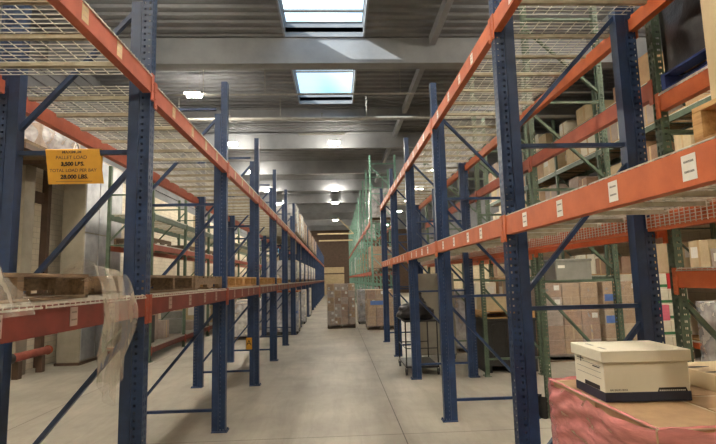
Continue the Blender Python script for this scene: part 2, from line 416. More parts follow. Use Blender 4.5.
def pallet_rack(label, x, y0, n, sgn, depth, posts, foot, m, pd, hz, diag, levels, bay=2.53, k0=0, flips=(), near=4, decks=True, drop1=.03, nlab=6, group=None, inner=False, drop0=.016):
    """one row: x = slotted front face, sgn = +1 when the rack's depth runs to +x. levels: fn(bay) -> [(z_top, front mat, rear mat)]"""
    root = thing('pallet_rack', label, 'pallet rack', (x, y0, 0), 0, group)
    first = {}
    for k in range(n):
        key = (k+k0 < near, k+k0 in flips)
        if key not in first:
            fr = first[key] = make_frame(root, posts[0 if key[0] else 1], foot, m, depth, pd, hz, diag, key[1])
        else: fr = copy_tree(first[key], root)
        fr.location = (0, k*bay-.041, 0)
        if sgn < 0: fr.rotation_euler.z = PI
    L = bay - .092; cache = {}
    for k in range(n-1):
        for (zt, mf, mr) in levels(k+k0):
            for side in (0, 1) if mr else (0,):
                mm = M[mf] if side == 0 else M[mr]
                cm_ = M['clip'] if mf == 'red' else mm
                if mm.name not in cache: cache[mm.name] = (beam_mesh(mm, L), conn_mesh(cm_, -1), conn_mesh(cm_, 1))
                bm_, ca, cb = cache[mm.name]
                fx = 0. if side == 0 else depth
                # local frame: y along the row; mirrored with a half turn for faces that look to +x
                facing_plus = (sgn > 0) == (side == 1)
                bx = sgn*fx + (.006 if facing_plus else -.006)
                o = link('beam', bm_, root)
                if facing_plus: o.rotation_euler.z = PI; o.location = (bx, k*bay+.005+L, zt-.14)
                else: o.location = (bx, k*bay+.005, zt-.14)
                link('connector', ca, o, (0,0,0)); link('connector', cb, o, (0,L,0))
                if side == 0 and k+k0 < nlab:
                    for t_ in (.22, .40, .62, .84): link('location_label', LABEL[mf], o, (0, L*t_+random.uniform(-.04,.04), .07))
            if decks and mr:
                dk = (drop0, drop1 if zt < 3 or not inner else 0)
                if dk not in cache: cache[dk] = deck_mesh(depth, 1.2, dk[0], dk[1], inner)
                for j in (0, 1):
                    o = link('wire_deck', cache[dk], root)
                    if sgn > 0: o.location = (0, k*bay+.02+j*1.22, zt)
                    else: o.rotation_euler.z = PI; o.location = (0, k*bay+.02+j*1.22+1.2, zt)
    return root

HZ = (.25, 1.53, 2.80, 4.02); DG = ((.42,1.40),(1.66,2.64),(2.95,3.88))
blueA = post_mesh('post', 4.38, M['blue'], True, True, 3.95, .088, .08); blueB = post_mesh('post', 4.38, M['blue'], False, True, 3.95, .088, .08)
footB = foot_mesh(M['blue'], True)
YL, YR, XL, XR = 3.631, 3.700, -1.3726, 1.3074
pallet_rack('blue and pale orange pallet rack row along the aisle with the yellow load sign', XL, YL-2.53, 22, -1, 1.12, (blueA,blueB), footB, M['blue'], .16, (.25,1.53,2.77,4.02), DG,
            lambda k: [(1.70,'red','red'),(3.355 if k < 0 else 3.31,'salmon','salmon')], k0=-1)
pallet_rack('blue and bright orange pallet rack row beside the pink wrapped pallet', XR, YR-2.53, 6, 1, 1.17, (blueA,blueB), footB, M['blue'], .16, HZ, DG,
            lambda k: [(2.235,'orange','orange'),(3.875,'orange','orange')], k0=-1, flips=(0,-1), drop1=.12, inner=True, drop0=0)
greenA = post_mesh('post', 5.6, M['green'], True, False); greenB = post_mesh('post', 5.6, M['green'], False, False)
footG = foot_mesh(M['green'], False)
HG = (.3,1.69,2.9,4.1,5.3); DGG = ((.45,1.55),(1.84,2.76),(3.05,3.95),(4.25,5.15))
pallet_rack('dark green pallet rack row directly behind the bright orange and blue one', 2.62, YR-2.53, 6, 1, 1.07, (greenA,greenB), footG, M['green'], .07, HG, DGG,
            lambda k: [(1.80,'orange','orange'),(3.20,'orange','orange')] if k < 0 else [(2.20,'orange','orange' if k > 1 else None),(3.34,'salmon',None)], k0=-1, nlab=-9)
tallA = post_mesh('post', 6.65, M['palegreen'], False, False); footP = foot_mesh(M['palegreen'], False)
pallet_rack('tall pale green pallet rack row at the far end of the aisle', 1.36, 18.7, 14, 1, 1.07, (tallA,tallA), footP, M['palegreen'], .07,
            (.3,1.5,2.7,3.9,5.1,6.3), ((.4,1.4),(1.6,2.6),(2.8,3.8),(4.,5.),(5.2,6.2)), lambda k: [(2.05,'salmon','salmon'),(4.05,'salmon','salmon')], nlab=-9, decks=False)
post7 = post_mesh('post', 6.9, M['green'], False, False)
post4 = post_mesh('post', 4.6, M['green'], False, False)
pallet_rack('green pallet rack row against the white brick wall beyond the metal duct', -4.3, 11.55, 10, -1, 1.07, (post4,post4), footG, M['green'], .07, (.3,1.5,2.7,3.9), ((.4,1.4),(1.6,2.6),(2.8,3.8)),
            lambda k: [(.34,'red','red'),(2.72,'salmon','salmon'),(3.45,'green','green')], nlab=-9)
pallet_rack('green shelving rack against the beige block wall, stacked with cartons', 7.30, 5.2, 8, 1, 1.07, (post7,post7), footG, M['green'], .07, (.3,1.5,2.7,3.9,5.1,6.3), ((.4,1.4),(1.6,2.6),(2.8,3.8),(4.,5.),(5.2,6.2)),
            lambda k: [(.34,'orange','orange'),(1.7,'green','green'),(2.95,'orange','orange'),(4.1,'green','green'),(5.15,'green','green'),(6.15,'green','green')], nlab=-9)

# cross-aisle ties far down the aisle
for y, z in ((36.3,5.2),(38.9,4.9)):
    b = MB(); b.box((XL-.0,y-.04,z-.05),(1.355,y+.04,z+.05)); o = b.build('overhead_tie', M['cardpale'])
    tag(o, 'cream steel tie spanning the far aisle, %s' % ('with a diagonal strut' if y < 37 else 'lower and farther than the strutted one'), 'beam')
    if y < 37:
        q = MB(); q.bar((.2,y,z+1.2),(1.3,y,z+.03), .05, .05); q.bar((.2,y-.04,z+1.24),(.2,y+.04,z+1.24),.05,.05); q.build('strut', M['cardpale'], o)

# ------------------------------------------------------------------ ceiling services
def lamp():
    t = thing('ceiling_light', '', 'light', (0,0,0), 0, 'high bay lights under the roof')
    b = MB(); b.bevbox((-.20,-.13,.0),(.20,.13,.07), .012); b.box((-.1,-.08,.07),(.1,.08,.13)); b.build('housing', M['housing'], t)
    b = MB(); b.box((-.19,-.12,-.006),(.19,.12,.0)); b.box((-.205,-.135,.012),(.205,.135,.05)); b.build('diffuser', M['diffuser'], t)  # glowing side band added to spill lamp light onto the roof
    b = MB()
    for x in (-.16,.16): b.tube([(x,0,.07),(x,0,.72)], .004, 5)
    b.build('suspension_wire', M['steel'], t); return t
L0 = lamp(); first = True
ROW = {-3.9:'row nearest the white brick wall', 0.:'row above the middle of the aisle', 5.:'row above the green racks', 7.6: 'added unseen fill row by the beige block wall'}
for x in (-3.9, 0., 5., 7.6):
    for i in range(13):
        y = -1.6 + 4.9*i
        if x == 7.6 and i > 2: continue  # this row is added out of view to brighten the goods on that side
        if x == 5. and i in (3, 4): continue
        if x == 0. and i in (2, 3, 5, 8, 10, 11): continue          # skylights and unlit bays
        o = L0 if first else copy_tree(L0); first = False
        o.location = (x, y, 6.97)
        o['label'] = 'rectangular high bay light in the ' + ROW[x]; o['group'] = 'high bay lights, ' + ROW[x]
t = thing('ceiling_strip_light', 'long unlit fluorescent strip hanging across the aisle beyond the second skylight', 'light', (-.45,16.9,7.0))
b = MB(); b.extr([(-.04,0),(.04,0),(.025,.05),(-.025,.05)], -.85, .85); o = b.build('housing', M['housing'], t); o.rotation_euler.z = PI/2
b = MB(); b.tube([(-.8,0,-.02),(.8,0,-.02)], .014, 8); b.build('tube', M['paper'], t)
b = MB(); b.tube([(-.6,0,.05),(-.6,0,.65)], .004, 5); b.tube([(.6,0,.05),(.6,0,.65)], .004, 5); b.build('suspension_wire', M['steel'], t)
t = thing('sprinkler_pipe', 'grey sprinkler main running across the aisle under the roof', 'pipe', (0,14.05,6.6))
b = MB(); b.tube([(X0,0,0),(X1,0,0)], .055, 12); b.build('pipe', M['pipe'], t, True)
for x in (-4.6,-1.6,1.0,4.2): b = MB(); b.tube([(x,0,.05),(x,0,.69)], .012, 6); b.build('hanger_rod', M['steel'], t)
for x in (-3.1,-.35,2.6): b = MB(); b.tube([(x,0,.05),(x,0,.15)], .016, 6); b.tube([(x,0,.15),(x,0,.17)], .03, 8); b.build('sprinkler_head', M['steel'], t)
t = thing('sprinkler_pipe', 'thin sprinkler branch pipe close to the second skylight', 'pipe', (0,13.0,6.95))
b = MB(); b.tube([(X0,0,0),(X1,0,0)], .025, 8); b.build('pipe', M['pipe'], t, True)
for x in (-3.6,-1.9,1.9): b = MB(); b.tube([(x,0,.0),(x,0,.72)], .01, 6); b.build('hanger_rod', M['steel'], t)

# ------------------------------------------------------------------ pallets, cartons, wrapped loads
def pallet_parts(parent, lx, ly, m, h=.14):
    """timber pallet; top boards run along x, stringers along y"""
    b = MB(); n = max(5, int(ly/.15)); bw = ly/n*.72
    for i in range(n): y = i*(ly-bw)/(n-1); b.bevbox((0,y,h-.02),(lx,y+bw,h), .002)
    b.build('top_deck', m, parent)
    for i in range(3):
        x = i*(lx-.045)/2; q = MB()
        q.box((x,0,.05),(x+.045,ly,h-.021)); q.box((x,0,.019),(x+.045,ly*.16,.05)); q.box((x,ly*.40,.019),(x+.045,ly*.60,.05)); q.box((x,ly*.84,.019),(x+.045,ly,.05))
        q.build('stringer', m, parent)
    for y in (0, ly/2-.05, ly-.1): b = MB(); b.bevbox((0,y,0),(lx,y+.1,.018), .002); b.build('bottom_board', m, parent)
def pallet(label, loc, lx, ly, m, group=None, across=False):
    if across:
        t = thing('pallet', label, 'pallet', (loc[0]+lx, loc[1], loc[2]), PI/2, group); pallet_parts(t, ly, lx, m); return t
    t = thing('pallet', label, 'pallet', loc, 0, group); pallet_parts(t, lx, ly, m); return t

def carton_mesh(kind, var):
    b = MB(); b.bevbox((0,0,0),(1,1,1), .012, 0)
    if var & 1: b.box((.46,-.004,.0),(.54,1.004,1.004), 1) if var & 4 else b.box((-.004,.45,.0),(1.004,.55,1.004), 1)
    if var & 16: b.box((.10,-.006,.16),(.40,.0,.52), 2); b.box((-.006,.1,.2),(.0,.42,.55), 2)
    elif var & 2:
        b.box((.58,-.006,.5),(.9,.0,.85), 2); b.box((-.006,.55,.45),(.0,.9,.8), 2); b.box((1.,.2,.45),(1.006,.55,.8), 2)
    if var & 8: b.box((.0,-.005,.12),(1.,0.,.3), 3); b.box((-.005,0,.12),(0,1,.3), 3)
    return b.mesh('carton', [M[kind], M['tape'], M['paper'], M['greenprint']])
CM = {}
def carton(kind, var, parent, lo, hi, name='carton'):
    if (kind,var) not in CM: CM[kind,var] = carton_mesh(kind, var)
    o = link(name, CM[kind,var], parent, lo); o.scale = tuple(hi[i]-lo[i] for i in range(3)); return o
def wrap_mesh(lx, ly, z0, z1, m, amp=.012, lid=True, nu=14, nv=14, seed=0, rag=0., fold=0.):
    g_ = .012; b = MB(); P = [(-g_,-g_),(lx+g_,-g_),(lx+g_,ly+g_),(-g_,ly+g_)]; per = 2*(lx+ly)+8*g_
    def ring(u):
        d = u*per
        for i in range(4):
            a_, c = P[i], P[(i+1)%4]; L = math.dist(a_, c)
            if d <= L or i == 3:
                t_ = min(1, d/L); n = ((c[1]-a_[1])/L, -(c[0]-a_[0])/L)
                return a_[0]+(c[0]-a_[0])*t_, a_[1]+(c[1]-a_[1])*t_, n, min(t_,1-t_)
            d -= L
    def fn(u, v):
        x, y, n, e = ring(u); z = z0+(z1-z0)*v
        k = noise.noise(Vector((x*2.2+seed, y*2.2, z*5))) + .5*noise.noise(Vector((x*7, y*7+seed, z*14)))
        if fold:
            q_ = noise.noise(Vector((x*1.5+y*1.5, 3.1, z*2.5)))
            k += fold*(.55*abs(math.sin((z*26 + (x+y)*5 + q_*5))) ** 3 + .4*noise.noise(Vector((x*5, y*5, z*38+q_*4))) + .5*abs(noise.noise(Vector((x*3+9, y*3, z*9)))))
        o_ = amp*(1+k)*min(1, .1+e*6)
        if rag and v > .9: z += rag*noise.noise(Vector((x*9+seed, y*9, 0)))
        return x+n[0]*o_, y+n[1]*o_, z
    b.grid(fn, nu*4, nv)
    if lid: b.quad([(0,0,z1),(lx,0,z1),(lx,ly,z1),(0,ly,z1)])
    return b.mesh('stretch_wrap', m, True)
def wrapped_load(label, loc, lx, ly, nx, ny, nz, ch, kinds, film='film', pm='oldwood', rotz=0, group=None, vars_=(1,1,0,3,0,17,5), seed=1, top_kind=None, gap=.006):
    """shrink-wrapped pallet load: pallet, the cartons on its outside, stretch wrap"""
    rnd = random.Random(seed); t = thing('wrapped_pallet_load', label, 'pallet load', loc, rotz, group)
    pallet_parts(t, lx, ly, M[pm])
    cx, cy_ = lx/nx, ly/ny
    for k in range(nz):
        for i in range(nx):
            for j in range(ny):
                if 0 < i < nx-1 and 0 < j < ny-1 and k < nz-1: continue
                z = .142 + k*ch; g = gap
                kd = rnd.choice(kinds) if not (top_kind and k == nz-1) else top_kind
                sq = rnd.uniform(0,.012)
                carton(kd, rnd.choice(vars_), t, (i*cx+g+sq, j*cy_+g, z), ((i+1)*cx-g, (j+1)*cy_-g-sq, z+ch-.004))
    if film: link('stretch_wrap', wrap_mesh(lx, ly, .10, .145+nz*ch, M[film], seed=seed), t)
    return t

# pallets lying on the near shelves
G = 'empty pallets on the lower shelf of the rack with the yellow sign'
ZD = 1.715
pallet('weathered pallet with crumpled clear film beside it on the shelf under the yellow sign', (-2.56,1.74,ZD), 1.06, 1.26, M['oldwood'], across=True)
pallet('dark weathered pallet on the shelf just past the first slotted post', (-2.46,3.70,ZD), 1.05, 1.14, M['oldwood'], across=True)
pallet('weathered grey pallet between the dark one and the tan ones on the lower shelf', (-2.46,4.89,ZD), 1.05, 1.14, M['oldwood'])
pal = [(6.20,'tan timber pallet, first beyond the second post on the lower shelf'),(7.38,'tan timber pallet, second beyond the second post on the lower shelf'),
       (8.73,'tan timber pallet, first beyond the third post on the lower shelf'),(9.91,'tan timber pallet, second beyond the third post on the lower shelf'),(11.26,'tan timber pallet beyond the fourth post on the lower shelf')]
for y, lb in pal: pallet(lb, (-2.46,y,ZD), 1.06, 1.14, M['wood'], across=True)
# carton scrap showing inside the near pallet
o = carton('whitecard', 0, None, (-2.2,1.9,ZD+.142), (-1.7,2.35,ZD+.2), 'folded_carton'); tag(o, 'flattened cream carton lying on the weathered pallet under the yellow sign', 'carton')

def crumple(name, label, pts_fn, nu, nv, m):
    b = MB(); b.grid(pts_fn, nu, nv); o = b.build(name, m, None, True); return tag(o, label, 'plastic film')
def scrap_fn(u, v):
    e = math.sin(PI*u)*math.sin(PI*v)
    return 2.12+.20*u, 4.70+.34*v, 3.892+.07*e*(.6+abs(noise.noise(Vector((u*7,v*7,1)))))
crumple('plastic_scrap', 'small crumpled scrap of white film lying on the top wire shelf of the orange rack', scrap_fn, 24, 24, M['milky'])
b = MB()
def guard_fn(u, v): a_ = PI*(.5+u); k = 1+.08*math.sin(PI*v); return 2.575+.065*math.cos(a_)*k, 6.192+.095*math.sin(a_)*k, .001+.26*v
b.grid(guard_fn, 16, 8)
b.grid(lambda u, v: (guard_fn(u,v)[0]+.02, 6.192+(guard_fn(u,v)[1]-6.192)*.82, guard_fn(u,v)[2]), 16, 8)
tag(b.build('post_guard', M['black'], None, True), 'black rubber guard at the foot of the green post beside the pink load', 'guard')
def drape_fn(u, v):
    y = 2.62 + .40*(u if v < .3 else .5+(u-.5)*(1-.55*max(0,v-.45))+.10*max(0,v-.45))
    if v < .3: t_ = v/.3; x = -1.48 + .20*t_; z = 1.79 + .13*math.sin(PI*(t_*.62+.1))*(1-.5*u)
    else:
        t_ = (v-.3)/.7; x = -1.30 + .05*math.sin(PI*min(1,t_*1.3)); z = 1.865 - .66*t_*(1-.10*math.sin(u*9)) - .04*u
    k = .035*math.sin(u*21+v*2.2)*min(1,v*2) + .02*noise.noise(Vector((u*7,v*3,2)))
    return x + k*.8 + (.02 if v >= .3 else 0), y + .01*math.sin(v*14+u*6), max(z, 1.755 if v < .25 else 0) + .015*noise.noise(Vector((u*6,v*6,0)))
crumple('plastic_drape', 'sheet of loose clear film hanging over the red beam beside the first slotted post', drape_fn, 60, 50, M['drape'])
def wad_fn(u, v):
    y = 1.80 + .34*u; x = -1.485 + .20*v
    e = math.sin(PI*u)*math.sin(PI*min(1,v))
    z = 1.752 + .085*e + .05*abs(noise.noise(Vector((u*6,v*5,4))))*e*2
    if v > .82: z -= (v-.82)*.45
    return x, y, z
crumple('plastic_wad', 'crumpled wad of clear film lying over the red beam by the weathered pallet', wad_fn, 36, 30, M['drape'])

# near shelf of the orange rack: pallet with a tall carton
pallet('tan timber pallet on the bright orange beam below the tall plain carton', (1.345,1.20,2.25), 1.1, .49, M['wood'], across=True)
o = carton('cardpale', 1, None, (1.42,1.205,2.394), (2.3,1.685,3.55)); tag(o, 'tall plain tan carton standing on a pallet above the bright orange beam', 'carton')
# blue pallet and dark load on the green rack
pallet('dark blue painted pallet on the orange beam of the green rack', (2.64,2.32,3.215), 1.0, 1.28, M['bluewood'], across=True)
t = thing('wrapped_load', 'load in black film standing on the dark blue pallet', 'pallet load', (2.68,2.36,3.357))
c = MB(); c.bevbox((.02,.02,0),(.9,1.2,1.3), .01); c.build('carton_block', M['carddark'], t); link('stretch_wrap', wrap_mesh(.92,1.22,0.002,1.32,M['blackfilm'],.02,seed=9), t)

# ------------------------------------------------------------------ pink wrapped pallet and storage box
PX0, PX1, PY0, PY1, PZ = 1.218, 2.38, 1.87, 2.79, 1.185
t = thing('wrapped_pallet_load', 'pallet load wrapped in pink film under the white storage box', 'pallet load', (PX0,PY0,0))
lx, ly = PX1-PX0, PY1-PY0; pallet_parts(t, lx, ly, M['oldwood'])
for i in range(3):
    for j in range(2):
        for k in range(3):
            z = .142+k*.35; carton('card', (1,3,0)[(i+k)%3], t, (i*lx/3+.008, j*ly/2+.008, z), ((i+1)*lx/3-.008, (j+1)*ly/2-.008, z+.343))
b = MB(); b.bevbox((.004,.004,PZ-.012),(lx-.004,ly-.004,PZ-.002), .002); b.build('top_sheet', M['sheet'], t)
link('stretch_wrap', wrap_mesh(lx, ly, .02, PZ+.004, M['pink'], .030, False, 60, 70, 3, .02, 1.), t)
b = MB()
for side in range(4):
    def lip(u, v, side=side):
        n_ = .020*v*(1+.6*noise.noise(Vector((u*11+side*5,1,0)))); z = PZ+.002+.006*math.sin(PI*v)*(1+noise.noise(Vector((u*17+side,3,1))))
        if side == 0: return u*lx, -.01+n_, z
        if side == 1: return lx+.01-n_, u*ly, z
        if side == 2: return (1-u)*lx, ly+.01-n_, z
        return -.01+n_, (1-u)*ly, z
    b.grid(lip, 40, 5)
b.build('wrap_lip', M['pink'], t, True)

th = math.radians(-3)
t = thing('storage_box', 'white cardboard storage box with a lid and navy base stripe on the pink wrapped load', 'box', (1.226,2.250,PZ+.004), th)
W_, D_, Hb = .42, .33, .234
b = MB(); b.bevbox((.012,.012,0),(W_-.012,D_-.012,Hb-.012), .002); o = b.build('body', M['whitecard'], t)
q = MB(); q.box((.0105,.0105,.001),(W_-.0105,.012,.044)); q.box((.0105,.012,.001),(.012,D_-.012,.044)); q.box((W_-.012,.012,.001),(W_-.0105,D_-.0105,.044)); q.box((.012,D_-.012,.001),(W_-.012,D_-.0105,.044))
q.build('base_stripe', M['navy'], o)
b = MB(); b.bevbox((0,0,Hb-.054),(W_,D_,Hb), .003); b.box((.02,-.0008,Hb-.052),(.022,0,Hb-.004)); b.build('lid', M['whitecard'], t)
# print on the long side: a dark bar over the stripe; on the short side: hand hole, form lines
q = MB(); q.quad([(.255,.0112,.044),(.395,.0112,.044),(.388,.0112,.062),(.262,.0112,.062)]); q.build('printed_bar', M['ink'], o)
q = MB()
for i in range(14): q.box((.264+i*.0088,.0104,.046),(.269+i*.0088,.0110,.052))
q.build('printed_bar', M['paper'], o)
q = MB(); q.box((.0100,.06,.046),(.012,.21,.066)); q.build('hand_hole', M['ink'], o)
q = MB()
for z in (.100,.128,.156): q.box((.0112,.04,z),(.012,.290,z+.0012))
q.box((.0110,.215,.165),(.012,.290,.170)); q.box((.0110,.242,.150),(.012,.249,.182)); q.box((.0110,.05,.147),(.012,.12,.152))
q.build('form_print', M['ink'], o)
q = MB()
for y in (.06,.19): q.box((.045,y,Hb-.0004),(.060,y+.07,Hb+.0004))
q.build('lid_slot', M['ducttan'], t)
def text(name, body, size, m, parent, loc, rot, ext=.0004, align='CENTER', off=0.):
    cu = bpy.data.curves.new(name, 'FONT'); cu.body = body; cu.size = size; cu.extrude = ext; cu.align_x = align; cu.materials.append(m)
    cu.offset = off
    tmp = bpy.data.objects.new(name + '_curve', cu); COL.objects.link(tmp); bpy.context.view_layer.update()
    me = bpy.data.meshes.new_from_object(tmp.evaluated_get(bpy.context.evaluated_depsgraph_get())); me.name = name
    bpy.data.objects.remove(tmp)
    o_ = bpy.data.objects.new(name, me); COL.objects.link(o_); o_.parent = parent; o_.location = loc; o_.rotation_euler = rot; return o_
text('lettering', 'BANKERS BOX', .0125, M['ink'], o, (.035,.0112,.050), (PI/2,0,0), align='LEFT')
t = thing('flat_carton', 'low tan carton with dark oval marks behind the white storage box', 'carton', (1.86,2.37,PZ+.003), math.radians(2))
b = MB(); b.bevbox((0,0,0),(.40,.34,.085), .003); b.build('body', M['cardpale'], t)
for (x, y) in ((.05,.2),(.09,.06)):
    q = MB()
    n = 14; cs = [(x+.09*math.cos(2*PI*i/n), y+.018*math.sin(2*PI*i/n)) for i in range(n)]
    q.quad([(a_,c,.0855) for a_,c in cs]); q.build('printed_mark', M['ink'], t)

# ------------------------------------------------------------------ yellow load sign draped over the brace
ysn = YL - .041
t = thing('load_sign', 'yellow load limit sign draped over the blue brace', 'sign', (-1.935,ysn,2.77))
def sign_fn(u, v):
    x = -.195 + .39*u; s_ = v*.52
    if s_ < .20: y, z = .030+.006*math.sin(u*5), -.20+s_+.016
    elif s_ < .26: a_ = PI*(s_-.20)/.06; y, z = .030*math.cos(a_), .018+.012*math.sin(a_)
    else: d_ = s_-.26; y, z = -.030-.03*d_+.004*math.sin(u*6+1)*min(1,d_*8), .018-d_
    return x + max(0,(s_-.26))*.16*(1 if s_ > .26 else 0) + .012*(u-.5)*max(0,s_-.26)*2, y, z
b = MB(); b.grid(sign_fn, 24, 52); o = b.build('sheet', M['yellow'], t, True)
for body, size, z, dx, bold in (('MAXIMUM',.030,-.012,.0,0),('PALLET LOAD',.036,-.055,.0,0),('3,500 LBS.',.040,-.105,.012,1),('TOTAL LOAD PER BAY',.033,-.152,.018,0),('28,000 LBS.',.042,-.203,.03,1)):
    y = -.030 - .03*(.018-z) - .007
    tx = text('lettering', body, size, M['ink'] if bold else M['brown'], t, (dx,y,z), (PI/2,0,0), off=.0016 if bold else .0004)
q = MB(); q.box((-.10,-.046,-.226),(.16,-.0435,-.2235)); q.build('lettering', M['brown'], t)
q = MB(); q.tube([(0,-.018,.02),(.0,-.002,.06),(.004,.01,.075)], .003, 6); q.build('tie', M['paper'], t)

t = thing('letter_sign', 'small yellow sign with a black letter A on the low brace', 'sign', (-1.535,YL+5.06-.115,.62))
b = MB(); b.bevbox((-.052,-.004,0),(.052,.004,.20), .002); b.build('plate', M['yellow'], t)
text('lettering', 'A', .13, M['ink'], t, (0,-.0045,.07), (PI/2,0,0)); q = MB(); q.tube([(0,0.004,.19),(0,.02,.27)], .004, 6); q.build('tie', M['ink'], t)

# ------------------------------------------------------------------ floor loads
wrapped_load('wrapped load of brown cartons alone in the middle of the aisle', (-.36,17.9,0), 1.02, 1.05, 4, 3, 6, .245, ('carddark','cardgrey','carddark','card'), vars_=(1,3,17,2,16,0,7,1,21), seed=4)
t = wrapped_load('wrapped load of tan cartons with a blue band beside the mid-aisle load', (1.04,17.0,0), .95, 1.1, 3, 3, 4, .31, ('card','carddark','card'), seed=5)
b = MB(); b.box((.12,-.03,.86),(.62,-.024,1.0)); b.build('printed_band', M['blueprint'], t)
wrapped_load('grey wrapped load on a black pallet between the two aisle loads', (.84,19.3,0), .95, 1.0, 2, 2, 4, .30, ('cardgrey','coolgrey'), 'milky', 'black', seed=6)
def slot(k, j=0): return YL + 2.53*k + .06 + 1.17*j
GW = 'white wrapped loads on the floor under the rack with the yellow sign'
for i, (y, kd, lb) in enumerate([(slot(5),('whitecard','paper','blueprint','cardgrey'),'white wrapped load with an orange top sheet on the floor under the long rack'),
                             (slot(6,1),('paper','whitecard','cardgrey'),'plain white wrapped load on the floor beyond the one with an orange top sheet'),(slot(8),('cardgrey','whitecard'),'grey-white wrapped load, farthest on the floor under the long rack')]):
    t = wrapped_load(lb, (-2.38,y,0), 1.06, 1.08, 2, 2, 4, .31, kd, 'milky', 'black', seed=20+i)
    if i == 0: b = MB(); b.box((-.012,-.012,1.39),(1.09,1.09,1.44)); b.build('top_sheet', M['orange'], t)
# loads on the shelves farther along the long rack

src = {}
def shelf_load(label, loc, kinds, nz, ch, seed, film='film', group=None, lx=1.06, ly=1.08, nx=3, ny=3):
    return wrapped_load(label, loc, lx, ly, nx, ny, nz, ch, kinds, film, 'oldwood', seed=seed, group=group)
t1 = shelf_load('white and tan wrapped load on the upper shelf, nearest of those above the long rack', (-2.40,slot(5),3.325), ('whitecard','paper','card'), 3, .30, 31, 'milky')
t2 = shelf_load('white wrapped load on the lower shelf of the long rack above the floor loads', (-2.40,slot(5),ZD), ('whitecard','paper'), 3, .20, 32, 'milky')
u_ = 'wrapped load high on the upper shelf far along the blue rack'; l_ = 'wrapped load on the lower shelf far along the blue rack'
ups = [shelf_load(u_, (-2.40,slot(5,1),3.325), ('carddark','card','cardgrey'), 3, .27, 33, 'film', 'far loads on the upper shelf')]
for q_ in (12,13,14,16,17,19,20,22): o = copy_tree(ups[0] if q_ % 3 else t1); o.location = (-2.40,slot(q_//2,q_%2),3.325); o['label'] = u_; o['group'] = 'far loads on the upper shelf'
for q_ in (12,14,16,18,20): o = copy_tree(t2); o.location = (-2.40,slot(q_//2,q_%2),ZD); o['label'] = l_; o['group'] = 'far loads on the lower shelf'
# goods in the tall green racks
gt = shelf_load('grey wrapped load on the middle shelf of the tall pale green rack', (1.40,18.85,4.07), ('coolgrey','cardgrey'), 4, .28, 41, 'milky', 'loads in the tall pale green rack', lx=.98, ly=1.1, nx=2, ny=2)
gb = shelf_load('tan wrapped load in the tall pale green rack', (1.40,20.0,2.07), ('card','carddark'), 3, .30, 42, 'film', 'loads in the tall pale green rack', lx=.98, ly=1.05, nx=2, ny=2)
rnd = random.Random(3)
for k in range(11):
    for z in (2.07,4.07,.002):
        for j in range(2):
            if k == 0 and (z > 2.5 or z < 1 or j == 1): continue
            if rnd.random() < (.55 if z < 1 else .22):
                o = copy_tree(gb if rnd.random() < .65 else gt); o.location = (1.40, 18.80+2.53*k+1.17*j, z)
                o['label'] = 'wrapped load in the tall pale green rack far down the aisle'; o['group'] = 'far loads in the tall pale green rack'
# ---- things seen between the posts of the orange and blue rack
t = thing('platform_cart', 'black wire platform cart with bags on its top tray', 'cart', (1.24,9.02,0))
b = MB(); b.bevbox((0,0,.13),(.62,1.0,.165), .006); b.build('platform', M['black'], t)
b = MB(); b.bevbox((0,0,.96),(.62,1.0,.985), .006); b.build('tray', M['black'], t)
for x in (.015,.605):
    for y in (.015,.985):
        b = MB(); b.tube([(x,y,.165),(x,y,.96)], .012, 8); b.build('upright', M['black'], t)
        b = MB(); b.tube([(x-.016+(0 if x<.3 else 0),y+.02 if y<.5 else y-.02,.055),(x+.016,y+.02 if y<.5 else y-.02,.055)], .055, 14); b.box((x-.026,y-.012,.06),(x-.020,y+.03,.13)); b.box((x+.02,y-.012,.06),(x+.026,y+.03,.13)); b.build('caster', M['rubber'], t)
for z in (.48,): b = MB(); b.tube([(.015,.015,z),(.605,.015,z)], .009, 6); b.tube([(.015,.985,z),(.605,.985,z)], .009, 6); b.tube([(.015,.015,z),(.015,.985,z)], .009, 6); b.build('rail', M['black'], t)
b = MB(); b.tube([(.62,.08,.97),(.74,.08,.86),(.86,.08,.74)], .014, 8); b.build('handle', M['black'], t)
def bag(label, loc, sx, sy_, sz, seed):
    b = MB()
    def fn(u, v):
        a_ = 2*PI*u; p_ = PI*(v-.5); d_ = Vector((math.cos(a_)*math.cos(p_), math.sin(a_)*math.cos(p_), math.sin(p_)))
        k = 1 + .22*noise.noise(d_*2.3+Vector((seed,0,0))) + .12*noise.noise(d_*7+Vector((0,seed,0)))
        z = d_.z*k*sz; z = max(z, -sz*.55)
        return d_.x*k*sx, d_.y*k*sy_, z + sz*.55
    b.grid(fn, 40, 24); o_ = b.build('bag', M['blackfilm'], None, True, loc); tag(o_, label, 'bag')
    q = MB(); q.tube([(0,0,sz*1.45),(.02,.01,sz*1.62),(.05,.03,sz*1.75)], [.05,.022,.05], 10); q.build('knot', M['blackfilm'], o_)
bag('crumpled black bag on the cart tray, lower of the two', (1.50,9.36,.99), .34,.33,.20, 3)
bag('smaller black bag heaped behind the lower one on the cart tray', (1.66,9.93,.99), .17,.10,.27, 8)
t = thing('cabinet', 'tall beige-grey metal cabinet standing behind the black cart', 'cabinet', (1.74,10.62,0))
b = MB(); b.bevbox((0,0,.10),(.85,.55,1.86), .012); b.build('body', M['grey'], t)
b = MB(); b.bevbox((.02,-.018,.12),(.83,-.001,1.83), .006); d_ = b.build('door', M['grey'], t); q = MB(); q.bevbox((.06,-.05,.95),(.085,-.018,1.1), .004); q.build('handle', M['steel'], d_)
for x in (.03,.78):
    for y in (.03,.48): b = MB(); b.box((x,y,0),(x+.04,y+.04,.1)); b.build('foot', M['black'], t)
t = thing('bulk_bin', 'black plastic bulk bin under a timber pallet of cartons', 'bin', (2.72,9.0,0))
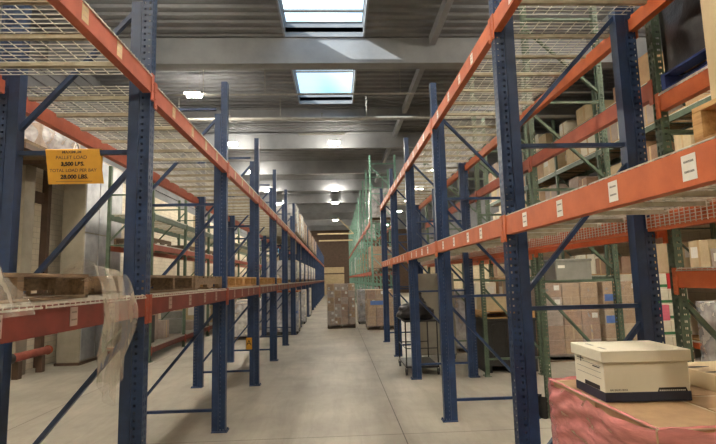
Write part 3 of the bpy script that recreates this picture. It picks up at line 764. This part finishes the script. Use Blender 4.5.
b = MB(); b.box((0,0,.12),(.98,1.1,.15)); b.box((0,0,.15),(.98,.03,.95)); b.box((0,1.07,.15),(.98,1.1,.95)); b.box((0,.03,.15),(.03,1.07,.95)); b.box((.95,.03,.15),(.98,1.07,.95)); b.build('body', M['black'], t)
b = MB(); b.bevbox((-.02,-.02,.93),(1.0,1.12,.98), .008); b.build('lid', M['black'], t)
for x in (0,.43,.86): b = MB(); b.box((x,0,0),(x+.12,1.1,.12)); b.build('skid', M['black'], t)
for x in (.15,.40,.65): b = MB(); b.box((x,-.012,.2),(x+.06,0,.88)); b.build('rib', M['black'], t)
pallet('tan timber pallet lying on the black bulk bin', (2.72,9.0,.982), .98, 1.1, M['wood'])
k = 0
for (x, y, sx, sy_, h_, kd, v, lb) in [(2.76,9.03,.42,.5,.30,'cardpale',1,'open pale carton at the front of the pallet on the black bin'),(3.22,9.03,.45,.5,.55,'cardgrey',3,'tall greyed carton at the front of the pallet on the black bin'),
        (2.76,9.57,.42,.5,.52,'whitecard',2,'white carton at the back of the pallet on the black bin'),(3.22,9.57,.45,.5,.62,'card',3,'brown carton at the back of the pallet on the black bin')]:
    o = carton(kd, v, None, (x,y,1.124), (x+sx,y+sy_,1.124+h_)); tag(o, lb, 'carton')
wrapped_load('tall wrapped load of brown cartons under the grey crate', (4.28,9.9,0), 1.16, 1.1, 3, 3, 5, .29, ('carddark','card','cardgrey'), pm='oldwood', seed=51)
t = wrapped_load('wrapped load of brown cartons with blue labels beside the one under the grey crate', (5.54,9.9,0), .80, 1.1, 2, 3, 5, .29, ('card','cardpale','card'), seed=52)
b = MB(); b.box((.02,-.03,1.2),(.30,-.024,1.34)); b.build('printed_label', M['blueprint'], t); b = MB(); b.box((.02,-.03,.75),(.30,-.024,.9)); b.build('printed_label', M['blueprint'], t)
t = thing('crate', 'grey plastic crate on the tall load of brown cartons', 'crate', (4.62,10.0,1.602))
b = MB(); b.bevbox((0,0,0),(.78,.6,.46), .02); b.build('body', M['coolgrey'], t); b = MB(); b.bevbox((-.015,-.015,.44),(.795,.615,.49), .01); b.build('lid', M['coolgrey'], t); b = MB(); b.box((.05,-.004,.30),(.2,0,.36)); b.build('label', M['paper'], t)
t = thing('carton_load', 'pallet of white cartons with green print and a red and pink band', 'pallet load', (6.39,9.7,0))
pallet_parts(t, .84, 1.0, M['oldwood'])
for i in range(2):
    for j in range(2):
        for k in range(5):
            kd = 'pinkcard' if k == 2 and i == 0 else ('redprint' if k == 4 and i == 1 else 'whitecard')
            carton(kd, 8 if kd == 'whitecard' else 0, t, (i*.42+.005,j*.5+.005,.142+k*.32), (i*.42+.415,j*.5+.495,.142+k*.32+.315))
wrapped_load('white wrapped load behind the green post past the storage box', (4.0,3.95,0), 1.1, 1.3, 3, 3, 5, .26, ('whitecard','paper','cardgrey'), 'milky', seed=54)
wrapped_load('white wrapped load beside the brown ones in the back bay', (2.78,6.35+5.1,0), .98, 1.1, 2, 2, 4, .33, ('whitecard','cardgrey'), 'milky', seed=55)
wrapped_load('brown wrapped load under the dark green rack beyond the black bin', (2.76,13.95,0), .98, 1.1, 3, 3, 4, .3, ('card','carddark'), seed=56)
# shelving by the beige wall: cartons
rnd = random.Random(11); first = None; GP = 'cartons on the shelving against the beige block wall'
for bay in range(7):
    for z in (.355,1.715,2.965,4.115,5.165,6.165):
        y = 5.25 + bay*2.53
        b = MB(); b.box((0,0,0),(1.0,2.36,.03)); 
        o = b.build('shelf_board', M['wood'], None, False, (7.33,y,z+.002)); tag(o, 'timber board laid across the wire shelf by the beige wall', 'shelf board', 'boards on the shelving by the beige wall')
        y += .03
        while True:
            w_ = rnd.uniform(.45,.95); h_ = rnd.uniform(.35,.75)
            if y + w_ > 5.25+bay*2.53+2.34: break
            if rnd.random() < .9 and not (z > 6 and y < 14.3 and y + w_ > 13.8):
                o = carton(rnd.choice(('card','cardpale','carddark','whitecard','cardgrey')), rnd.choice((0,1,1,3)), None, (7.34,y,z+.034), (7.34+rnd.uniform(.6,.9),y+w_,z+.034+h_))
                tag(o, 'carton on the shelving against the beige block wall', 'carton', GP)
            y += w_ + .03
# ---- along the white brick wall
t = thing('metal_duct', 'tall galvanised metal duct casing standing against the white brick wall', 'duct', (-6.36,11.4,0))
b = MB(); b.bevbox((0,0,.06),(.52,1.9,4.9), .015); b.build('casing', M['ducttan'], t)
for y0 in (.02,.66,1.29):
    for z0, z1 in ((.10,1.55),(1.58,3.0),(3.03,4.85)):
        b = MB(); b.bevbox((.52,y0,z0),(.54,y0+.60,z1), .006); b.build('side_panel', M['duct'], t)
b = MB(); b.box((-.02,-.02,0),(.54,1.92,.06)); b.build('plinth', M['brown'], t)
t = thing('fire_pipe', 'short red-brown capped pipe low along the white brick wall', 'pipe', (-6.28,9.65,.42))
b = MB(); b.tube([(0,0,0),(0,1.3,0)], .085, 16); b.build('pipe', M['redpipe'], t, True)
b = MB(); b.tube([(0,1.30,0),(0,1.36,0)], [.10,.085], 16); b.build('cap', M['orange'], t); b = MB(); b.tube([(0,-.02,0),(0,.12,0)], .10, 16); b.build('coupling', M['black'], t)
for y in (.25,1.0): b = MB(); b.box((-.06,y,-.42),(.06,y+.12,-.08)); b.build('stand', M['brown'], t)
t = thing('wall_shelf', 'brown steel bracket shelf high on the white brick wall', 'shelf', (X0+.31,8.6,4.25))
b = MB(); b.box((0,0,.1),(.95,2.6,.16)); b.build('board', M['oldwood'], t); b = MB(); b.box((.85,0,0),(.95,2.6,.1)); b.build('edge_beam', M['brown'], t)
for y in (.2,1.3,2.3): b = MB(); b.box((-.31 if y < 1.5 else 0.,y-.03,.02),(.86,y+.03,.1)); b.box((-.31 if y < 1.5 else 0.,y-.03,-.1),(-.25 if y < 1.5 else .06,y+.03,.02)); b.build('bracket', M['brown'], t)
t = thing('wrapped_bundle', 'white plastic wrapped bundle lying on the brown bracket shelf', 'bundle', (X0+.36,9.3,4.413))
c = carton('cardgrey', 0, t, (.04,.04,.0), (.7,1.5,.55)); b = MB()
def bun(u, v):
    a_ = 2*PI*u; y = -.06+1.66*v; e = math.sin(PI*min(1,max(0,v)))**.35; k = 1+.18*noise.noise(Vector((math.cos(a_)*2,math.sin(a_)*2,y*3)))
    return .37+.50*math.cos(a_)*k*e, y, max(.001,.30+.48*math.sin(a_)*k*e)
b.grid(bun, 36, 30); b.build('plastic_wrap', M['milky'], t, True)
rnd = random.Random(5); GL = 'goods on the low shelf of the green rack by the white brick wall'
for bay in range(6):
    y = 11.62 + bay*2.53; ye = y + 2.3
    while True:
        w_ = rnd.uniform(.35,.8); h_ = rnd.uniform(.25,.8)
        if y + w_ > ye: break
        o = carton(rnd.choice(('whitecard','cardgrey','paper','coolgrey','cardpale','black')), rnd.choice((0,1,3)), None, (-5.2,y,.362), (-5.2+rnd.uniform(.55,.8),y+w_,.362+h_))
        tag(o, 'box on the low shelf of the green rack by the white brick wall', 'carton', GL); y += w_+.05
for i, y in enumerate((11.7,14.2,16.75)): pallet('weathered pallet on the %s bay of the green rack by the white brick wall' % ('nearest','second','third')[i], (-5.3,y,2.737), .95, 1.2, M['oldwood'])
for i, (y, lb) in enumerate([(15.3,'white wrapped load on the open floor between the long blue rack and the wall rack'),(18.2,'white wrapped load, farther of the two on the open floor behind the long blue rack')]):
    wrapped_load(lb, (-3.72,y,0), 1.0, 1.0, 2, 2, 3, .32, ('whitecard','cardgrey'), 'milky', seed=61+i)

# ------------------------------------------------------------------ daylight and view
w = bpy.data.worlds.new('sky'); SC.world = w; w.use_nodes = True; nt = w.node_tree; nt.nodes.clear()
N = nt.nodes.new; K = nt.links.new
out = N('ShaderNodeOutputWorld'); bg = N('ShaderNodeBackground'); tc = N('ShaderNodeTexCoord'); nz = N('ShaderNodeTexNoise'); cr_ = N('ShaderNodeValToRGB')
nz.inputs['Scale'].default_value = 2.4; nz.inputs['Detail'].default_value = 3.
cr_.color_ramp.elements[0].position = .44; cr_.color_ramp.elements[0].color = (.05,.36,.60,1)
cr_.color_ramp.elements[1].position = .56; cr_.color_ramp.elements[1].color = (1.1,1.15,1.2,1)
K(tc.outputs['Generated'], nz.inputs['Vector']); K(nz.outputs[0], cr_.inputs[0]); K(cr_.outputs[0], bg.inputs[0]); K(bg.outputs[0], out.inputs[0])
bg.inputs[1].default_value = 2.2
sl = bpy.data.lights.new('sun', 'SUN'); sl.energy = 15.; sl.angle = .01; sl.color = (1.,.95,.86)
so = bpy.data.objects.new('sun', sl); COL.objects.link(so); so.rotation_euler = Vector((1.,.35,-.6)).to_track_quat('-Z','Y').to_euler()
SC.view_settings.view_transform = 'Standard'; SC.view_settings.look = 'None'; SC.view_settings.gamma = 1.; SC.view_settings.use_curve_mapping = False
SC.view_settings.exposure = 0.
SC.cycles.use_denoising = True; SC.cycles.transparent_max_bounces = 24; SC.cycles.max_bounces = 8; SC.cycles.diffuse_bounces = 5
SC.cycles.sample_clamp_indirect = 8.
